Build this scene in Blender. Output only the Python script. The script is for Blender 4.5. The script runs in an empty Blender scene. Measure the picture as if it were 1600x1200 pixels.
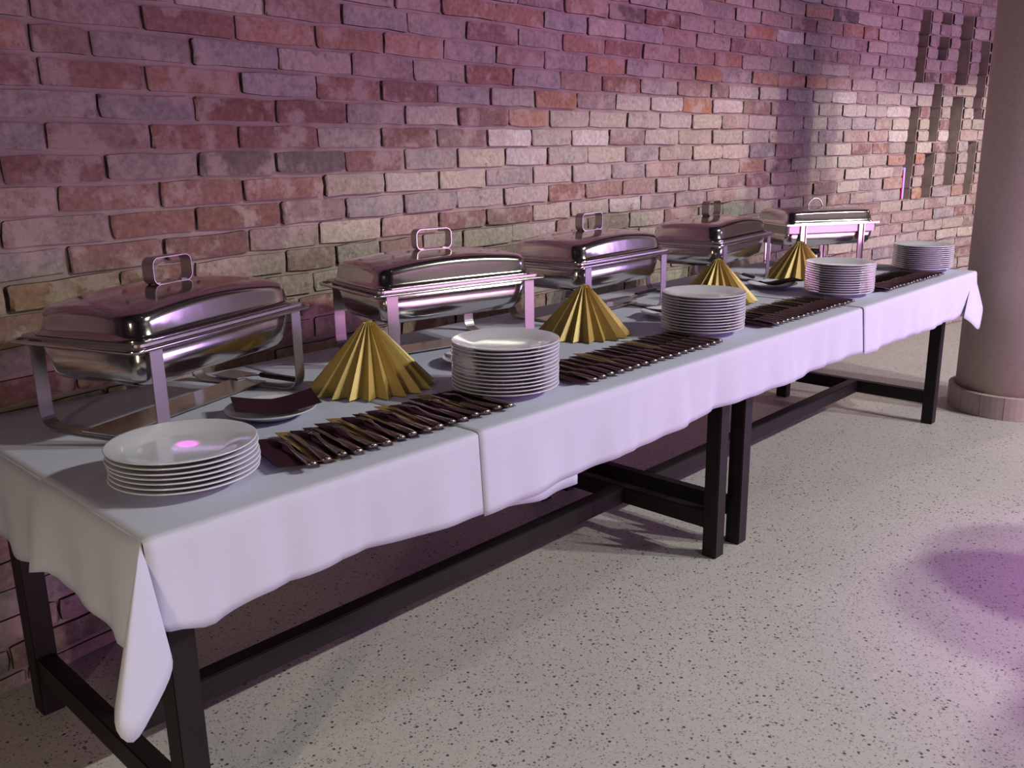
import bpy, bmesh, math, random
from mathutils import Vector, Matrix
random.seed(11)
scene = bpy.context.scene
COL = scene.collection
PI = math.pi

# ------------------------------------------------------------------ camera
CAM = Vector((-0.5605, -1.3839, 1.3641))
cam_d = bpy.data.cameras.new('camera'); cam = bpy.data.objects.new('camera', cam_d); COL.objects.link(cam)
r_ = Vector((0.6873, -0.7262, -0.0157)); f_ = Vector((0.7002, 0.6681, -0.2518)); u_ = r_.cross(f_)
f_.normalize(); u_ = (u_ - f_ * u_.dot(f_)).normalized(); r_ = f_.cross(u_)
cam.matrix_world = Matrix(((r_.x, u_.x, -f_.x, CAM.x), (r_.y, u_.y, -f_.y, CAM.y), (r_.z, u_.z, -f_.z, CAM.z), (0, 0, 0, 1)))
cam_d.sensor_width = 36; cam_d.lens = 31.572; cam_d.clip_start = 0.02
scene.camera = cam

# ------------------------------------------------------------------ world, lights, exposure
w = bpy.data.worlds.new('world'); scene.world = w; w.use_nodes = True
w.node_tree.nodes['Background'].inputs[0].default_value = (0.5, 0.3, 0.5, 1)
w.node_tree.nodes['Background'].inputs[1].default_value = 0.02
scene.view_settings.view_transform = 'Standard'; scene.view_settings.look = 'None'
scene.view_settings.gamma = 1; scene.view_settings.use_curve_mapping = False
scene.view_settings.exposure = 0.0

def aim(o, target):
    d = Vector(target) - o.location
    o.rotation_euler = d.to_track_quat('-Z', 'Y').to_euler()

def light(name, kind, loc, target, power, color, **kw):
    d = bpy.data.lights.new(name, kind); d.energy = power; d.color = color
    for k, v in kw.items(): setattr(d, k, v)
    o = bpy.data.objects.new(name, d); COL.objects.link(o); o.location = loc
    if target is not None: aim(o, target)
    return o

# two recessed neutral downlights high at the front right: their 130 degree cones stop at the upper wall
for lx, pw_ in ((5.0, 690), (4.1, 670)):
    light('ceiling_downlight', 'SPOT', (lx, -4.5, 4.35), (lx, -4.5, 0), pw_, (1.0, 0.98, 0.86), spot_size=math.radians(132), spot_blend=0.05, shadow_soft_size=0.11)
# added overhead fill that brightens the floor nearer the camera
light('near_floor_fill', 'SPOT', (1.1, -1.9, 4.6), (1.1, -1.9, 0), 135, (0.96, 0.97, 1.0), spot_size=math.radians(72), spot_blend=0.9, shadow_soft_size=0.15)
# magenta and violet party lights far across the room, low and frontal
light('magenta_lamp', 'AREA', (3.7, -6.6, 0.8), (4.0, 1.1, 1.9), 62, (1.0, 0.42, 0.88), shape='RECTANGLE', size=4.2, size_y=1.2, spread=math.radians(74))
light('violet_lamp', 'AREA', (7.25, -3.3, 1.15), (3.2, 0.0, 1.0), 135, (0.66, 0.40, 1.0), shape='RECTANGLE', size=3.0, size_y=1.5)
# magenta pool on the floor in front of the tables
light('magenta_downlight', 'SPOT', (3.4, -1.9, 4.7), (2.5, -1.6, 0.0), 480, (0.80, 0.11, 1.0), spot_size=math.radians(34), spot_blend=1.0, shadow_soft_size=0.06)
# thin magenta show beam that ends on the nearest plate
light('magenta_beam', 'SPOT', (0.55, -1.15, 3.0), (0.205, 0.205, 0.84), 480, (1.0, 0.12, 0.75), spot_size=math.radians(1.0), spot_blend=0.5, shadow_soft_size=0.004)
# warm lamp beyond the column
light('warm_lamp', 'SPOT', (6.95, -0.9, 2.6), (6.95, -0.9, 0), 95, (1.0, 0.88, 0.60), spot_size=math.radians(134), spot_blend=0.06, shadow_soft_size=0.08)
# warm strip lamp to the left, behind the camera
light('warm_strip', 'AREA', (-2.0, -1.2, 1.2), (0.2, 0.2, 0.2), 4.5, (1.0, 0.80, 0.52), shape='RECTANGLE', size=0.10, size_y=1.1, spread=math.radians(75))

# ------------------------------------------------------------------ helpers
def new_mesh(name, verts, faces, smooth=False):
    me = bpy.data.meshes.new(name); me.from_pydata([tuple(v) for v in verts], [], faces); me.update()
    if smooth: me.polygons.foreach_set('use_smooth', [True] * len(me.polygons))
    return me

def link(name, me, mat=None, parent=None, loc=None):
    o = bpy.data.objects.new(name, me); COL.objects.link(o)
    if mat is not None and me is not None and len(me.materials) == 0: me.materials.append(mat)
    if parent is not None: o.parent = parent
    if loc is not None: o.location = loc
    return o

def thing(name, label, cat, loc=(0, 0, 0), rz=0.0, group=None):
    o = bpy.data.objects.new(name, None); COL.objects.link(o); o.empty_display_size = 0.05
    o.location = loc; o.rotation_euler = (0, 0, rz)
    return tag(o, label, cat, group)

def tag(o, label, cat, group=None):
    o['label'] = label; o['category'] = cat
    if group: o['group'] = group
    return o

class MB:
    """collects shapes into one mesh"""
    def __init__(s): s.v = []; s.f = []; s.sm = []
    def add(s, verts, faces, smooth=False):
        n = len(s.v); s.v += [tuple(p) for p in verts]; s.f += [tuple(i + n for i in f) for f in faces]; s.sm += [smooth] * len(faces)
    def box(s, x0, x1, y0, y1, z0, z1, b=0.0):
        if b <= 0:
            s.add([(x0, y0, z0), (x1, y0, z0), (x1, y1, z0), (x0, y1, z0), (x0, y0, z1), (x1, y0, z1), (x1, y1, z1), (x0, y1, z1)],
                  [(0, 3, 2, 1), (4, 5, 6, 7), (0, 1, 5, 4), (1, 2, 6, 5), (2, 3, 7, 6), (3, 0, 4, 7)])
        else:
            bm = bmesh.new(); bmesh.ops.create_cube(bm, size=1)
            for v in bm.verts: v.co = Vector(((x0 + x1) / 2 + v.co.x * (x1 - x0), (y0 + y1) / 2 + v.co.y * (y1 - y0), (z0 + z1) / 2 + v.co.z * (z1 - z0)))
            bmesh.ops.bevel(bm, geom=bm.edges[:], offset=b, segments=2, affect='EDGES')
            bm.verts.index_update(); s.add([v.co[:] for v in bm.verts], [[v.index for v in f.verts] for f in bm.faces]); bm.free()
    def tube(s, pts, r, n=8, closed=False):
        pts = [Vector(p) for p in pts]; m = len(pts); rings = []
        prev = None
        for i, p in enumerate(pts):
            if closed: t = pts[(i + 1) % m] - pts[i - 1]
            else: t = pts[min(i + 1, m - 1)] - pts[max(i - 1, 0)]
            t.normalize()
            a = prev if prev is not None else (Vector((0, 0, 1)) if abs(t.z) < 0.9 else Vector((1, 0, 0)))
            a = (a - t * a.dot(t)).normalized(); prev = a; b = t.cross(a)
            rr = r[i] if isinstance(r, (list, tuple)) else r
            rings.append([p + a * rr * math.cos(2 * PI * k / n) + b * rr * math.sin(2 * PI * k / n) for k in range(n)])
        v = [q for rg in rings for q in rg]; f = []
        for i in range(m if closed else m - 1):
            j = (i + 1) % m
            for k in range(n): f.append((i * n + k, i * n + (k + 1) % n, j * n + (k + 1) % n, j * n + k))
        if not closed: f.append(tuple(range(n))[::-1]); f.append(tuple((m - 1) * n + k for k in range(n)))
        s.add(v, f, True)
    def lathe(s, prof, n=40, c=(0, 0, 0)):
        v = []; f = []
        idx = []
        for (r, z) in prof:
            if r < 1e-6: idx.append([len(v)]); v.append((c[0], c[1], c[2] + z))
            else:
                idx.append(list(range(len(v), len(v) + n)))
                v += [(c[0] + r * math.cos(2 * PI * k / n), c[1] + r * math.sin(2 * PI * k / n), c[2] + z) for k in range(n)]
        for a, b in zip(idx[:-1], idx[1:]):
            for k in range(n):
                k2 = (k + 1) % n
                if len(a) == 1 and len(b) == 1: continue
                if len(a) == 1: f.append((a[0], b[k2], b[k]))
                elif len(b) == 1: f.append((a[k], a[k2], b[0]))
                else: f.append((a[k], a[k2], b[k2], b[k]))
        s.add(v, f, True)
    def ribbon(s, pts, side, w, t, closed=False):
        """flat band of width w along 'side', thickness t, following pts"""
        pts = [Vector(p) for p in pts]; side = Vector(side).normalized(); m = len(pts); v = []
        for i, p in enumerate(pts):
            if closed: tg = pts[(i + 1) % m] - pts[i - 1]
            else: tg = pts[min(i + 1, m - 1)] - pts[max(i - 1, 0)]
            nrm = tg.normalized().cross(side).normalized()
            for sx, sy in ((-1, -1), (1, -1), (1, 1), (-1, 1)): v.append(p + side * (sx * w / 2) + nrm * (sy * t / 2))
        f = []
        for i in range(m if closed else m - 1):
            j = (i + 1) % m
            for k in range(4): f.append((i * 4 + k, i * 4 + (k + 1) % 4, j * 4 + (k + 1) % 4, j * 4 + k))
        if not closed: f.append((3, 2, 1, 0)); f.append(tuple((m - 1) * 4 + k for k in range(4)))
        s.add(v, f)
    def mesh(s, name):
        me = new_mesh(name, s.v, s.f); me.polygons.foreach_set('use_smooth', s.sm)
        bm = bmesh.new(); bm.from_mesh(me); bmesh.ops.recalc_face_normals(bm, faces=bm.faces[:]); bm.to_mesh(me); bm.free()
        return me
    def build(s, name, mat, parent=None, loc=None): return link(name, s.mesh(name), mat, parent, loc)

def arc2(cx, cy, r, a0, a1, n): return [(cx + r * math.cos(a0 + (a1 - a0) * i / n), cy + r * math.sin(a0 + (a1 - a0) * i / n)) for i in range(n + 1)]
def rrect(a, b, r, n=5):
    """rounded rectangle outline, half sizes a, b"""
    p = []
    for cx, cy, s in ((a - r, b - r, 0), (-a + r, b - r, PI / 2), (-a + r, -b + r, PI), (a - r, -b + r, 1.5 * PI)): p += arc2(cx, cy, r, s, s + PI / 2, n)
    return p
def loft(mb, rings, cap0=False, cap1=False, smooth=True):
    n = len(rings[0]); v = [q for r in rings for q in r]; f = []
    for i in range(len(rings) - 1):
        for k in range(n): f.append((i * n + k, i * n + (k + 1) % n, (i + 1) * n + (k + 1) % n, (i + 1) * n + k))
    if cap0: f.append(tuple(range(n))[::-1])
    if cap1: f.append(tuple((len(rings) - 1) * n + k for k in range(n)))
    mb.add(v, f, smooth)

# ------------------------------------------------------------------ materials
def mat_base(name):
    m = bpy.data.materials.new(name); m.use_nodes = True; nt = m.node_tree
    return m, nt, nt.nodes['Principled BSDF'], nt.links
def simple(name, col, rough=0.5, metal=0.0, noise=0.0, nscale=30, bump=0.0, bscale=200, spec=0.5, emit=None):
    m, nt, b, L = mat_base(name)
    b.inputs['Base Color'].default_value = (*col, 1); b.inputs['Roughness'].default_value = rough; b.inputs['Metallic'].default_value = metal
    b.inputs['Specular IOR Level'].default_value = spec
    tc = nt.nodes.new('ShaderNodeTexCoord')
    if noise > 0:
        n = nt.nodes.new('ShaderNodeTexNoise'); n.inputs['Scale'].default_value = nscale; n.inputs['Detail'].default_value = 4
        L.new(tc.outputs['Object'], n.inputs['Vector'])
        mx = nt.nodes.new('ShaderNodeMix'); mx.data_type = 'RGBA'; mx.blend_type = 'MIX'
        mx.inputs[6].default_value = (*[c * (1 - noise) for c in col], 1); mx.inputs[7].default_value = (*[min(1, c * (1 + noise)) for c in col], 1)
        L.new(n.outputs['Fac'], mx.inputs[0]); L.new(mx.outputs[2], b.inputs['Base Color'])
    if bump > 0:
        n2 = nt.nodes.new('ShaderNodeTexNoise'); n2.inputs['Scale'].default_value = bscale; n2.inputs['Detail'].default_value = 3
        L.new(tc.outputs['Object'], n2.inputs['Vector'])
        bp = nt.nodes.new('ShaderNodeBump'); bp.inputs['Strength'].default_value = bump; bp.inputs['Distance'].default_value = 0.002
        L.new(n2.outputs['Fac'], bp.inputs['Height']); L.new(bp.outputs['Normal'], b.inputs['Normal'])
    if emit: b.inputs['Emission Color'].default_value = (*emit[0], 1); b.inputs['Emission Strength'].default_value = emit[1]
    return m

def brick_mat(name, from_attr):
    m, nt, b, L = mat_base(name); N = nt.nodes.new
    if from_attr:
        a = N('ShaderNodeAttribute'); a.attribute_name = 'brick_tone'; col = a.outputs['Color']
    else:
        a = N('ShaderNodeObjectInfo'); col = a.outputs['Color']
    g = N('ShaderNodeNewGeometry')
    n1 = N('ShaderNodeTexNoise'); n1.inputs['Scale'].default_value = 9; n1.inputs['Detail'].default_value = 5; n1.inputs['Roughness'].default_value = 0.65
    n2 = N('ShaderNodeTexNoise'); n2.inputs['Scale'].default_value = 55; n2.inputs['Detail'].default_value = 6
    n3 = N('ShaderNodeTexNoise'); n3.inputs['Scale'].default_value = 21; n3.inputs['Detail'].default_value = 4; n3.inputs['Roughness'].default_value = 0.7
    for n in (n1, n2, n3): L.new(g.outputs['Position'], n.inputs['Vector'])
    r1 = N('ShaderNodeMapRange'); r1.inputs[1].default_value = 0.3; r1.inputs[2].default_value = 0.75; r1.inputs[3].default_value = 0.72; r1.inputs[4].default_value = 1.22
    L.new(n2.outputs['Fac'], r1.inputs[0])
    v1 = N('ShaderNodeMix'); v1.data_type = 'RGBA'; v1.blend_type = 'MULTIPLY'; v1.inputs[0].default_value = 1
    L.new(col, v1.inputs[6]); L.new(r1.outputs[0], v1.inputs[7])
    # lime smears left on the reclaimed bricks
    r2 = N('ShaderNodeMapRange'); r2.inputs[1].default_value = 0.50; r2.inputs[2].default_value = 0.60; r2.inputs[3].default_value = 0; r2.inputs[4].default_value = 0.7
    L.new(n1.outputs['Fac'], r2.inputs[0])
    v2 = N('ShaderNodeMix'); v2.data_type = 'RGBA'; v2.inputs[7].default_value = (0.40, 0.34, 0.30, 1)
    L.new(r2.outputs[0], v2.inputs[0]); L.new(v1.outputs[2], v2.inputs[6])
    # darker burnt patches
    r3 = N('ShaderNodeMapRange'); r3.inputs[1].default_value = 0.60; r3.inputs[2].default_value = 0.68; r3.inputs[3].default_value = 0; r3.inputs[4].default_value = 0.55
    L.new(n3.outputs['Fac'], r3.inputs[0])
    v3 = N('ShaderNodeMix'); v3.data_type = 'RGBA'; v3.inputs[7].default_value = (0.13, 0.085, 0.07, 1)
    L.new(r3.outputs[0], v3.inputs[0]); L.new(v2.outputs[2], v3.inputs[6])
    L.new(v3.outputs[2], b.inputs['Base Color']); b.inputs['Roughness'].default_value = 0.9; b.inputs['Specular IOR Level'].default_value = 0.2
    bp = N('ShaderNodeBump'); bp.inputs['Strength'].default_value = 0.8; bp.inputs['Distance'].default_value = 0.008
    ad = N('ShaderNodeMath'); ad.operation = 'ADD'; L.new(n2.outputs['Fac'], ad.inputs[0]); L.new(n3.outputs['Fac'], ad.inputs[1])
    L.new(ad.outputs[0], bp.inputs['Height']); L.new(bp.outputs['Normal'], b.inputs['Normal'])
    return m

def floor_mat():
    m, nt, b, L = mat_base('terrazzo'); N = nt.nodes.new
    g = N('ShaderNodeNewGeometry')
    def vor(scale, rand=1.0):
        v = N('ShaderNodeTexVoronoi'); v.inputs['Scale'].default_value = scale; L.new(g.outputs['Position'], v.inputs['Vector']); return v
    base = (0.41, 0.375, 0.345, 1)
    nz = N('ShaderNodeTexNoise'); nz.inputs['Scale'].default_value = 2.2; nz.inputs['Detail'].default_value = 6; L.new(g.outputs['Position'], nz.inputs['Vector'])
    mx = N('ShaderNodeMix'); mx.data_type = 'RGBA'; mx.inputs[6].default_value = (0.42, 0.41, 0.415, 1); mx.inputs[7].default_value = (0.52, 0.50, 0.50, 1)
    L.new(nz.outputs['Fac'], mx.inputs[0]); cur = mx.outputs[2]
    def chips(cur, scale, size, lo, hi, color, amt=1.0):
        v = vor(scale)
        d = N('ShaderNodeMath'); d.operation = 'LESS_THAN'; d.inputs[1].default_value = size; L.new(v.outputs['Distance'], d.inputs[0])
        sp = N('ShaderNodeSeparateColor'); L.new(v.outputs['Color'], sp.inputs[0])
        a = N('ShaderNodeMath'); a.operation = 'GREATER_THAN'; a.inputs[1].default_value = lo; L.new(sp.outputs[0], a.inputs[0])
        c = N('ShaderNodeMath'); c.operation = 'LESS_THAN'; c.inputs[1].default_value = hi; L.new(sp.outputs[0], c.inputs[0])
        p = N('ShaderNodeMath'); p.operation = 'MULTIPLY'; L.new(d.outputs[0], p.inputs[0]); L.new(a.outputs[0], p.inputs[1])
        p2 = N('ShaderNodeMath'); p2.operation = 'MULTIPLY'; L.new(p.outputs[0], p2.inputs[0]); L.new(c.outputs[0], p2.inputs[1])
        p3 = N('ShaderNodeMath'); p3.operation = 'MULTIPLY'; p3.inputs[1].default_value = amt; L.new(p2.outputs[0], p3.inputs[0])
        k = N('ShaderNodeMix'); k.data_type = 'RGBA'; k.inputs[7].default_value = (*color, 1); L.new(p3.outputs[0], k.inputs[0]); L.new(cur, k.inputs[6])
        return k.outputs[2]
    cur = chips(cur, 150, 0.45, 0.0, 0.12, (0.09, 0.085, 0.085), 0.7)
    cur = chips(cur, 150, 0.45, 0.3, 0.45, (0.52, 0.49, 0.45), 0.5)
    cur = chips(cur, 85, 0.36, 0.0, 0.085, (0.05, 0.045, 0.045), 0.9)
    cur = chips(cur, 85, 0.40, 0.10, 0.20, (0.56, 0.53, 0.49), 0.6)
    cur = chips(cur, 230, 0.5, 0.0, 0.2, (0.16, 0.15, 0.15), 0.5)
    L.new(cur, b.inputs['Base Color']); b.inputs['Roughness'].default_value = 0.42; b.inputs['Specular IOR Level'].default_value = 0.35
    return m

def steel(name, col=(0.62, 0.6, 0.58), rough=0.16, wav=0.12):
    m, nt, b, L = mat_base(name); N = nt.nodes.new
    b.inputs['Base Color'].default_value = (*col, 1); b.inputs['Metallic'].default_value = 1; b.inputs['Roughness'].default_value = rough
    tc = N('ShaderNodeTexCoord'); n = N('ShaderNodeTexNoise'); n.inputs['Scale'].default_value = 9; n.inputs['Detail'].default_value = 2
    L.new(tc.outputs['Object'], n.inputs['Vector'])
    bp = N('ShaderNodeBump'); bp.inputs['Strength'].default_value = wav; bp.inputs['Distance'].default_value = 0.01
    L.new(n.outputs['Fac'], bp.inputs['Height']); L.new(bp.outputs['Normal'], b.inputs['Normal'])
    return m

M_shaded_side = simple('shaded_brick_side', (0.055, 0.038, 0.035), 0.95, noise=0.4, nscale=25, bump=0.5, bscale=90, spec=0.1)  # shade of niche sides and joints, put into the colour of the brick sides
M_brick = brick_mat('old_brick', False); M_brick_s = brick_mat('old_brick_joined', True)
M_mortar = simple('mortar', (0.32, 0.265, 0.235), 0.95, noise=0.5, nscale=9, bump=0.9, bscale=90, spec=0.1)
M_floor = floor_mat()
M_plaster = simple('dark_plaster', (0.06, 0.052, 0.055), 0.9, noise=0.1, nscale=3)
M_ceil = simple('ceiling_paint', (0.05, 0.045, 0.047), 0.95)
M_column = simple('concrete', (0.46, 0.385, 0.36), 0.75, noise=0.18, nscale=60, bump=0.25, bscale=160)
M_tile = simple('plinth_tile', (0.42, 0.36, 0.345), 0.55, noise=0.15, nscale=40)
M_grout = simple('grout', (0.42, 0.39, 0.37), 0.9)
M_wood = simple('black_wood', (0.012, 0.010, 0.011), 0.5, noise=0.4, nscale=12, bump=0.1, bscale=90, spec=0.25)
M_cloth = simple('white_cloth', (0.51, 0.535, 0.68), 0.88, noise=0.02, nscale=25, bump=0.25, bscale=700, spec=0.2)
M_porc = simple('porcelain', (0.62, 0.64, 0.73), 0.12, noise=0.015, nscale=8, spec=0.5)
M_steel = steel('polished_steel'); M_steel_b = steel('satin_steel', (0.50, 0.48, 0.47), 0.33, 0.05); M_lid = steel('lid_steel', (0.60, 0.57, 0.55), 0.13, 0.06)
M_dull = steel('dull_steel', (0.36, 0.345, 0.36), 0.45, 0.03)
M_cut = steel('cutlery_steel', (0.22, 0.19, 0.175), 0.27, 0.03)
M_gold = simple('gold_paper', (0.42, 0.315, 0.095), 0.45, 0.2, noise=0.12, nscale=40, bump=0.35, bscale=320)
M_plum = simple('plum_paper', (0.032, 0.011, 0.020), 0.9, noise=0.15, nscale=60, bump=0.3, bscale=260, spec=0.08)
M_ochre = simple('ochre_paper', (0.24, 0.145, 0.04), 0.7, noise=0.15, nscale=60, bump=0.3, bscale=260)
M_black = simple('black_plastic', (0.012, 0.012, 0.014), 0.35, noise=0.1)
M_violet = simple('violet_tube', (0.45, 0.35, 0.8), 0.4, emit=((0.45, 0.32, 0.95), 0.55))
M_red = simple('red_plastic', (0.5, 0.02, 0.05), 0.4)
M_pink = simple('pink_lamp_lens', (0.8, 0.4, 0.8), 0.3, emit=((1.0, 0.45, 1.0), 1.5))

# ------------------------------------------------------------------ room shell
def wall_y(x):
    t = x - CAM.x
    return CAM.y + 2.31367 + 0.18006543 * t - 0.02529 * t * t
def struct(o): o['kind'] = 'structure'; return o
RX0, RX1, RY0, RZ = -2.2, 7.4, -7.0, 5.0
def quad_slab(name, x0, x1, y0, y1, z0, z1, mat):
    m = MB(); m.box(x0, x1, y0, y1, z0, z1); return struct(m.build(name, mat))
quad_slab('floor', RX0 - 0.2, RX1 + 0.2, RY0 - 0.2, 1.6, -0.1, 0.0, M_floor)
quad_slab('ceiling', RX0 - 0.2, RX1 + 0.2, RY0 - 0.2, 1.6, RZ, RZ + 0.1, M_ceil)
quad_slab('wall_left', RX0 - 0.2, RX0, RY0, 1.6, 0, RZ, M_plaster)
quad_slab('wall_right', RX1, RX1 + 0.2, RY0, 1.6, 0, RZ, M_plaster)
quad_slab('wall_front', RX0 - 0.2, RX1 + 0.2, RY0 - 0.2, RY0, 0, RZ, M_plaster)
# ------------------------------------------------------------------ brick wall: measured courses (start x, brick lengths in mm, negative = open niche)
ZA, COURSE = 1.6892, 0.07807
ROWS = {-18:(-2.417,[284,278,286,287,267,265,295,274,273,300,281,295,281,288,270,287,295,284,291,288,267,292,286,275,266,296,281,290,296,290,297,279,293,281,297]),
-17:(-2.222,[268,270,272,299,280,287,276,283,278,278,285,285,297,289,297,295,300,289,270,295,299,297,285,290,272,294,285,275,268,294,300,268,293,280,270]),
-16:(-2.410,[292,296,266,287,266,291,276,296,299,283,300,276,268,286,266,272,279,286,271,266,295,276,299,296,279,281,283,287,286,285,287,298,282,280,291]),
-15:(-2.409,[276,299,283,284,266,279,285,266,287,287,267,287,281,289,277,290,291,266,267,288,299,274,281,286,276,278,276,277,286,276,278,292,266,285,291,275]),
-14:(-2.431,[293,274,271,280,290,268,277,276,295,280,295,271,277,287,296,281,273,269,284,271,294,294,271,275,293,288,293,277,270,275,293,274,277,280,280,279]),
-13:(-2.213,[271,265,298,296,299,280,299,297,273,291,294,289,283,275,277,273,267,286,275,293,267,296,290,297,296,297,285,265,292,271,275,288,284,279,298]),
-12:(-2.306,[277,274,295,282,292,278,272,283,294,271,293,297,293,294,265,287,295,267,275,274,284,279,282,292,265,267,270,269,267,299,295,268,283,276,276]),
-11:(-2.389,[287,286,278,271,277,269,284,291,278,268,271,278,286,293,278,293,287,280,278,282,290,279,290,281,273,284,290,267,280,280,296,297,279,296,293]),
-10:(-2.408,[281,270,293,288,296,293,289,290,285,269,285,265,270,292,267,268,269,295,272,266,294,269,295,288,295,298,285,293,266,292,283,290,269,291,298]),
-9:(-2.459,[276,285,294,273,272,273,287,291,279,278,279,277,280,268,282,299,280,291,270,290,291,289,283,282,287,297,270,268,291,297,284,280,290,272,274,272]),
-8:(-2.312,[276,273,289,299,275,290,279,295,286,274,272,266,282,278,271,278,276,292,271,299,282,286,281,295,293,285,282,290,295,279,291,298,282,273,273]),
-7:(-2.279,[286,272,282,280,277,265,289,285,278,275,294,268,268,291,280,276,295,274,296,295,290,271,275,271,274,295,298,289,290,271,177,159,237,299,279,284]),
-6:(-2.334,[285,289,290,277,282,269,284,289,298,292,274,293,288,289,275,292,292,278,298,268,297,296,269,288,275,269,271,348,315,-128,130,-142,123,-167,106,272,287,287]),
-5:(-2.368,[278,274,278,291,284,291,290,268,271,276,281,287,285,286,290,277,270,297,270,287,297,271,262,264,269,303,286,288,241,241,-139,117,142,136,-167,216,295,267,283]),
-4:(-2.313,[279,272,271,291,292,269,268,275,269,294,278,292,284,279,277,277,292,274,299,296,319,295,252,307,273,299,238,172,255,254,-134,125,-148,128,-157,136,-132,291,294]),
-3:(-2.257,[278,299,296,293,266,292,274,272,285,284,271,279,270,286,291,277,302,306,282,284,307,289,311,298,286,276,159,232,391,-123,136,-132,150,-156,132,-132,285,285]),
-2:(-2.406,[282,283,282,288,292,265,291,286,282,295,275,289,300,287,235,297,302,289,274,306,291,307,285,289,289,259,266,233,298,157,-129,191,226,-163,131,-133,272,283,267]),
-1:(-2.386,[278,267,286,293,270,296,299,284,281,288,282,307,305,301,306,301,289,297,291,299,314,264,285,239,301,324,278,158,375,-124,197,205,-174,131,-128,273,267,284]),
0:(-2.258,[290,297,286,295,270,289,296,276,297,297,297,302,298,301,292,295,289,294,297,282,239,297,262,295,235,294,294,280,183,270,-128,171,274,-133,291,277]),
1:(-2.218,[267,267,269,282,291,281,295,297,294,154,296,306,302,289,272,276,309,296,294,309,301,167,297,287,284,217,292,250,296,203,198,-136,133,-165,119,-137,272,271,282]),
2:(-2.203,[271,279,292,281,275,288,280,284,289,291,308,290,280,285,295,270,288,290,276,274,265,294,282,255,270,268,275,263,300,-129,130,-149,125,-165,137,-137,297,290]),
3:(-2.299,[282,270,292,272,265,273,286,284,278,277,287,289,290,273,278,294,265,279,284,267,278,275,260,289,289,273,289,280,213,213,-132,135,-141,133,-166,136,272,273,271]),
4:(-2.395,[279,281,265,267,283,271,268,266,271,279,288,288,307,282,279,280,278,271,275,276,292,303,297,269,264,281,278,303,248,248,-125,147,-132,143,-157,244,289,267,279]),
5:(-2.288,[277,287,271,282,268,272,299,266,279,267,282,280,287,279,278,282,268,285,293,275,291,278,268,266,294,263,305,260,209,208,-142,203,207,-148,142,-129,269,267,291]),
6:(-2.207,[287,294,274,274,275,298,281,293,274,288,280,315,277,277,269,295,268,291,272,284,286,279,267,280,281,253,303,299,230,-129,127,-150,138,-158,141,-116,277,269,289]),
7:(-2.287,[288,267,266,271,268,266,266,285,299,285,265,304,275,276,281,281,285,265,285,272,289,279,270,256,281,274,284,299,299,132,-133,136,-145,139,-158,137,-121,297,272,299]),
8:(-2.223,[269,298,286,276,266,298,297,293,282,282,294,280,280,294,271,294,261,288,255,291,288,279,245,271,319,282,272,285,250,-125,136,-154,135,-153,142,-126,275,295,269]),
9:(-2.393,[284,294,291,291,271,297,289,277,279,303,234,337,209,200,219,222,298,293,234,323,290,311,229,327,255,265,276,272,287,356,-134,136,-137,266,165,-121,297,278,279]),
10:(-2.246,[267,278,277,291,296,281,295,296,288,294,273,269,288,292,281,266,290,270,282,279,290,286,290,271,275,281,293,273,278,299,300,271,279,298,269]),
11:(-2.277,[296,272,299,265,269,294,268,271,272,284,292,286,293,279,285,273,299,273,265,286,287,270,267,274,287,268,269,285,270,283,271,293,268,281,273,294]),
12:(-2.233,[276,300,278,272,286,288,280,290,285,267,282,277,268,291,281,284,272,293,286,294,269,281,286,277,296,291,288,286,284,290,245,301,280,268,272]),
13:(-2.405,[275,291,267,287,283,275,291,268,272,297,275,298,300,279,292,282,298,297,298,280,283,298,286,300,295,291,297,271,283,296,244,290,280,277,291]),
14:(-2.266,[275,269,275,280,267,271,291,290,299,299,296,278,271,276,281,283,284,278,295,275,281,296,293,276,273,293,266,269,284,284,270,267,272,292,281]),
15:(-2.218,[292,299,267,271,266,280,277,266,285,268,276,273,293,280,274,267,280,287,288,297,294,273,270,292,292,283,294,284,275,271,266,287,297,296,282]),
16:(-2.311,[297,294,286,279,284,271,271,289,300,284,279,277,281,293,281,299,270,276,284,279,295,294,297,287,266,285,284,282,275,290,297,268,289,278,283]),
17:(-2.248,[299,287,272,297,272,278,294,276,275,298,298,276,279,275,269,274,299,268,273,272,268,283,291,295,287,293,266,274,299,268,274,282,274,284,267]),
18:(-2.432,[298,270,297,271,300,288,288,270,267,292,271,271,294,296,266,299,284,278,269,279,299,275,270,270,269,277,297,268,272,298,300,299,273,278,298,282]),
19:(-2.279,[276,266,277,291,292,285,281,284,281,284,294,272,285,298,295,271,299,294,271,274,272,267,300,279,295,269,266,295,293,300,289,283,292,268,284]),
20:(-2.347,[271,286,276,283,278,276,277,286,300,297,296,294,275,299,275,269,282,291,277,288,274,299,281,282,283,296,300,283,281,286,268,279,295,292,267]),
21:(-2.239,[278,300,277,273,284,296,280,296,289,278,276,282,279,278,288,296,285,270,273,278,287,269,268,276,275,266,284,298,283,291,294,294,297,281,289]),
22:(-2.462,[296,278,282,296,275,272,293,286,268,266,278,265,294,271,275,279,282,281,287,288,280,268,300,289,268,280,292,299,268,265,282,280,296,294,276,280])}
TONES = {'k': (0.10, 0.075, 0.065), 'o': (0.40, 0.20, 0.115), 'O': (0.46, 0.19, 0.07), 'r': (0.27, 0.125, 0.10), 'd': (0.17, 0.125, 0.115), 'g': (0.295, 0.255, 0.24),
         'w': (0.52, 0.47, 0.42), 'b': (0.41, 0.36, 0.265), 'p': (0.36, 0.24, 0.20), 'n': (0.30, 0.185, 0.15), 'm': (0.37, 0.31, 0.25)}
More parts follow.
